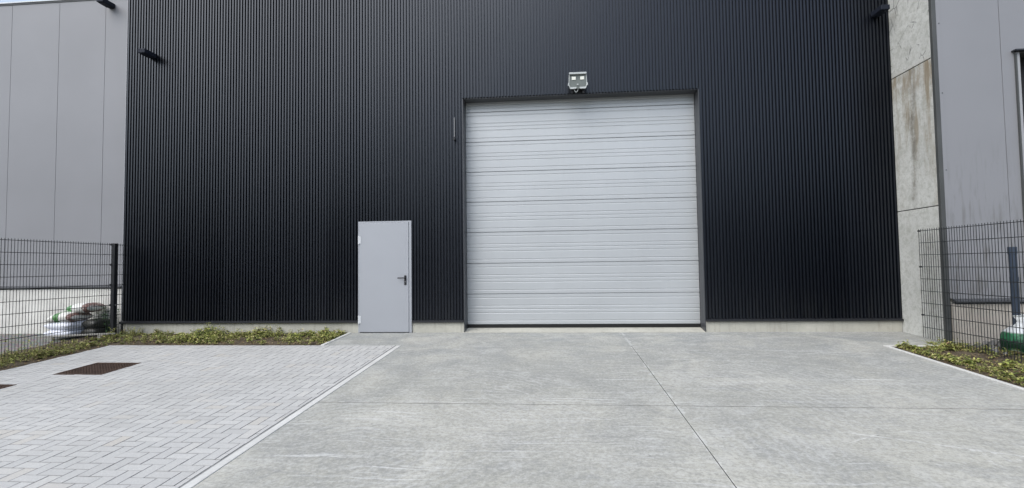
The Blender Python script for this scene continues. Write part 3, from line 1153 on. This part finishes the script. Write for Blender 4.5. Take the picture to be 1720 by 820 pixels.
# rubble at the foot of the right building
rng = random.Random(12)
rb = MB()
for i in range(70):
    x, y = rng.uniform(6.02, 7.2), rng.uniform(-1.7, -1.02)
    s_ = rng.uniform(.015, .05)
    ps = []
    rot = Matrix.Rotation(rng.uniform(0, 6), 3, Vector((rng.random(), rng.random(), rng.random() + .01)).normalized())
    for dz in (-1, 1):
        for dx, dy in ((-1, -1), (1, -1), (1, 1), (-1, 1)):
            ps.append(rot @ Vector((dx * s_ * rng.uniform(.6, 1.2), dy * s_ * rng.uniform(.6, 1.2), dz * s_ * rng.uniform(.4, .8))) + Vector((x, y, gz(y) + s_ * .3)))
    rb.hexa(ps)
tag(rb.build('rubble', M_STONE), kind='stuff')

# ------------------------------------------------------------------- weeds
def weeds(name, spots, seed, hs0=1.0):
    rng = random.Random(seed)
    m = MB()
    for x, y, k_ in spots:
        z = gz(y) - .008
        hs_ = hs0 * (.55 + 1.1 * max(0, mnoise.noise(Vector((x * 1.6, y * 1.6, 20))) + .25))
        if k_ < .45:                       # low rosette
            n = rng.randint(5, 9)
            y0 = rng.uniform(0, 6.28)
            L = rng.uniform(.025, .065)
            for q in range(n):
                leaf(m, (x, y, z + rng.uniform(0, .012)), y0 + q * 6.28 / n + rng.uniform(-.3, .3), rng.uniform(.1, .8), L * rng.uniform(.7, 1.2), L * rng.uniform(.35, .6), .4)
        elif k_ < .70:                     # branching weed
            h = rng.uniform(.05, .17) * hs_ * (1.5 if rng.random() < .12 else 1)
            for st in range(rng.randint(1, 3)):
                lx, ly = rng.uniform(-.05, .05), rng.uniform(-.05, .05)
                m.tube((x, y, z), (x + lx, y + ly, z + h), .0016, .001, n=3, caps=False)
                for q in range(rng.randint(5, 9)):
                    t = rng.uniform(.25, 1)
                    L = rng.uniform(.022, .055)
                    leaf(m, (x + lx * t, y + ly * t, z + h * t), rng.uniform(0, 6.28), rng.uniform(-.3, .7), L, L * rng.uniform(.4, .75), .35)
        elif k_ < .97:                     # grass tuft
            for q in range(rng.randint(6, 12)):
                L = rng.uniform(.06, .17) * hs_
                leaf(m, (x + rng.uniform(-.012, .012), y + rng.uniform(-.012, .012), z), rng.uniform(0, 6.28), rng.uniform(.7, 1.45), L, .005, .5)
        else:                              # big soft leaves
            for q in range(rng.randint(4, 7)):
                L = rng.uniform(.06, .11)
                leaf(m, (x, y, z + rng.uniform(.02, .10) * hs_), rng.uniform(0, 6.28), rng.uniform(.0, .7), L, L * .7, .35)
    o = m.build(name, M_WEED)
    return tag(o, kind='stuff')


rng = random.Random(31)


def scatter(n, x0, x1, y0, y1, dens):
    out = []
    while len(out) < n:
        x, y = rng.uniform(x0, x1), rng.uniform(y0, y1)
        c_ = mnoise.noise(Vector((x * 1.9, y * 1.9, 5))) * .9 + mnoise.noise(Vector((x * 5, y * 5, 9))) * .7 + .42
        if rng.random() < c_ * dens(x, y):
            out.append((x, y, rng.random()))
    return out


sp = scatter(1700, -8.45, -3.88, -1.11, -.01, lambda x, y: (1.0 if y > -.9 else .30 if y > -1.03 else .1))
sp += scatter(1200, -8.5, -7.64, -5.5, -1.05, lambda x, y: (1.0 if x < -7.85 else .35 if x < -7.72 else .1))
sp += scatter(150, -9.9, -8.4, -4.5, -.75, lambda x, y: .8 if x > -9 else .25)
weeds('weeds', sp, 5, .8)
sp = scatter(2300, 5.0, 6.9, -6.0, -1.25, lambda x, y: .9 if x > 5.1 else .4)
sp += scatter(120, 5.0, 5.9, -1.45, -1.2, lambda x, y: 1.0)
sp += scatter(60, 5.6, 6.15, -1.25, -.95, lambda x, y: 1.0)
weeds('weeds', sp, 6, .62)
# dead leaves and litter on the bare soil
lt = MB()
rng = random.Random(15)
for i in range(2600):
    if i % 2:
        x, y = rng.uniform(4.95, 6.9), rng.uniform(-5, -1.2)
    elif i % 4:
        x, y = rng.uniform(-8.3, -3.9), rng.uniform(-1.11, -.5)
    else:
        x, y = rng.uniform(-8.3, -7.62), rng.uniform(-5, -1.1)
    leaf(lt, (x, y, gz(y) + rng.uniform(-.002, .02)), rng.uniform(0, 6.28), rng.uniform(-.15, .35), rng.uniform(.02, .055), rng.uniform(.012, .03), .3)
k = NT('dead leaves', .8, .2)
geo = k.n('NewGeometry')
k.color(k.ramp(geo.outputs['Random Per Island'], [(0, (.10, .055, .025)), (.4, (.20, .13, .06)), (.75, (.32, .25, .13)), (1, (.16, .13, .05))]))
tag(lt.build('leaf_litter', k.m), kind='stuff')

# unseen trees, added behind the viewer to darken the black sheets' low reflections
rng = random.Random(77)
wd = MB()
for i in range(5200):
    x = rng.uniform(-70, 70)
    top = 8.5 + 2.5 * mnoise.noise(Vector((x * .12, 0, 2))) + 1.2 * mnoise.noise(Vector((x * .5, 3, 2)))
    z = rng.uniform(0, 1) ** .8 * top - .7
    y = -38 + rng.uniform(-2.5, 2.5)
    s_ = rng.uniform(.5, 1.1)
    a_, b_ = rng.uniform(0, 6.28), rng.uniform(-.8, .8)
    ux, uy = math.cos(a_) * s_, math.sin(a_) * s_
    wd.add([(x - ux, y - uy, z - b_ * s_ * .4), (x + uy * .5, y - ux * .5, z - s_ * .6), (x + ux, y + uy, z + b_ * s_ * .4), (x - uy * .5, y + ux * .5, z + s_ * .6)], [(0, 1, 2, 3)])
tag(wd.build('added_wood', plain('wood foliage', (.030, .048, .020), .8, .2, .3, .4)), kind='stuff')

# --------------------------------------------------------------- light, sky
world = bpy.data.worlds.new('World')
SC.world = world
world.use_nodes = True
nt = world.node_tree
bg = nt.nodes['Background']
sky = nt.nodes.new('ShaderNodeTexSky')
sky.sky_type = 'NISHITA'
sky.sun_disc = False
EL, AZ = R(48), R(215)          # high, behind the camera and to its left
sky.sun_elevation = EL
sky.sun_rotation = AZ
sky.air_density = 1.0
sky.dust_density = 1.2
sky.ozone_density = .6
hs = nt.nodes.new('ShaderNodeHueSaturation')
hs.inputs['Saturation'].default_value = .62
nt.links.new(sky.outputs[0], hs.inputs['Color'])
# overcast: brighter overhead than at the horizon, soft cloud structure
tc = nt.nodes.new('ShaderNodeTexCoord')
sx = nt.nodes.new('ShaderNodeSeparateXYZ')
nt.links.new(tc.outputs['Generated'], sx.inputs[0])
rp = nt.nodes.new('ShaderNodeMapRange')
nt.links.new(sx.outputs['Z'], rp.inputs[0])
rp.inputs[1].default_value = 0.0
rp.inputs[2].default_value = .9
rp.inputs[3].default_value = .62
rp.inputs[4].default_value = 1.35
cn = nt.nodes.new('ShaderNodeTexNoise')
cn.inputs['Scale'].default_value = 2.2
cn.inputs['Detail'].default_value = 6
nt.links.new(tc.outputs['Generated'], cn.inputs['Vector'])
cm = nt.nodes.new('ShaderNodeMapRange')
nt.links.new(cn.outputs['Fac'], cm.inputs[0])
cm.inputs[1].default_value = .3
cm.inputs[2].default_value = .7
cm.inputs[3].default_value = .85
cm.inputs[4].default_value = 1.15
mu = nt.nodes.new('ShaderNodeMath')
mu.operation = 'MULTIPLY'
nt.links.new(rp.outputs[0], mu.inputs[0])
nt.links.new(cm.outputs[0], mu.inputs[1])
vm = nt.nodes.new('ShaderNodeVectorMath')
vm.operation = 'SCALE'
nt.links.new(hs.outputs[0], vm.inputs[0])
nt.links.new(mu.outputs[0], vm.inputs['Scale'])
nt.links.new(vm.outputs[0], bg.inputs['Color'])
bg.inputs['Strength'].default_value = .148

sl = bpy.data.lights.new('sun', 'SUN')
sl.energy = 1.25
sl.angle = R(65)
sl.color = (1.0, .98, .94)
so = bpy.data.objects.new('sun', sl)
COL.objects.link(so)
sd = Vector((math.sin(AZ) * math.cos(EL), math.cos(AZ) * math.cos(EL), math.sin(EL)))   # towards the sun
so.rotation_euler = sd.to_track_quat('Z', 'Y').to_euler()
so.location = (-6, -12, 14)

# ------------------------------------------------------------------- camera
cam = bpy.data.cameras.new('camera')
cam.sensor_width = 36
cam.lens = 844.18 / 1720 * 36
cam.clip_end = 600
co = bpy.data.objects.new('camera', cam)
COL.objects.link(co)
fwd = Vector((-.0841358, .99553043, .0428991))
rt = Vector((.99631462, .08476683, -.01310577))
up = Vector((.01668361, -.04163833, .99899345))
mx = Matrix(((rt.x, up.x, -fwd.x, 0), (rt.y, up.y, -fwd.y, -9.1859), (rt.z, up.z, -fwd.z, 1.21847), (0, 0, 0, 1)))
co.matrix_world = mx
SC.camera = co

SC.render.engine = 'CYCLES'
SC.view_settings.view_transform = 'Standard'
SC.view_settings.look = 'None'
SC.view_settings.gamma = 1
SC.view_settings.exposure = 0.92
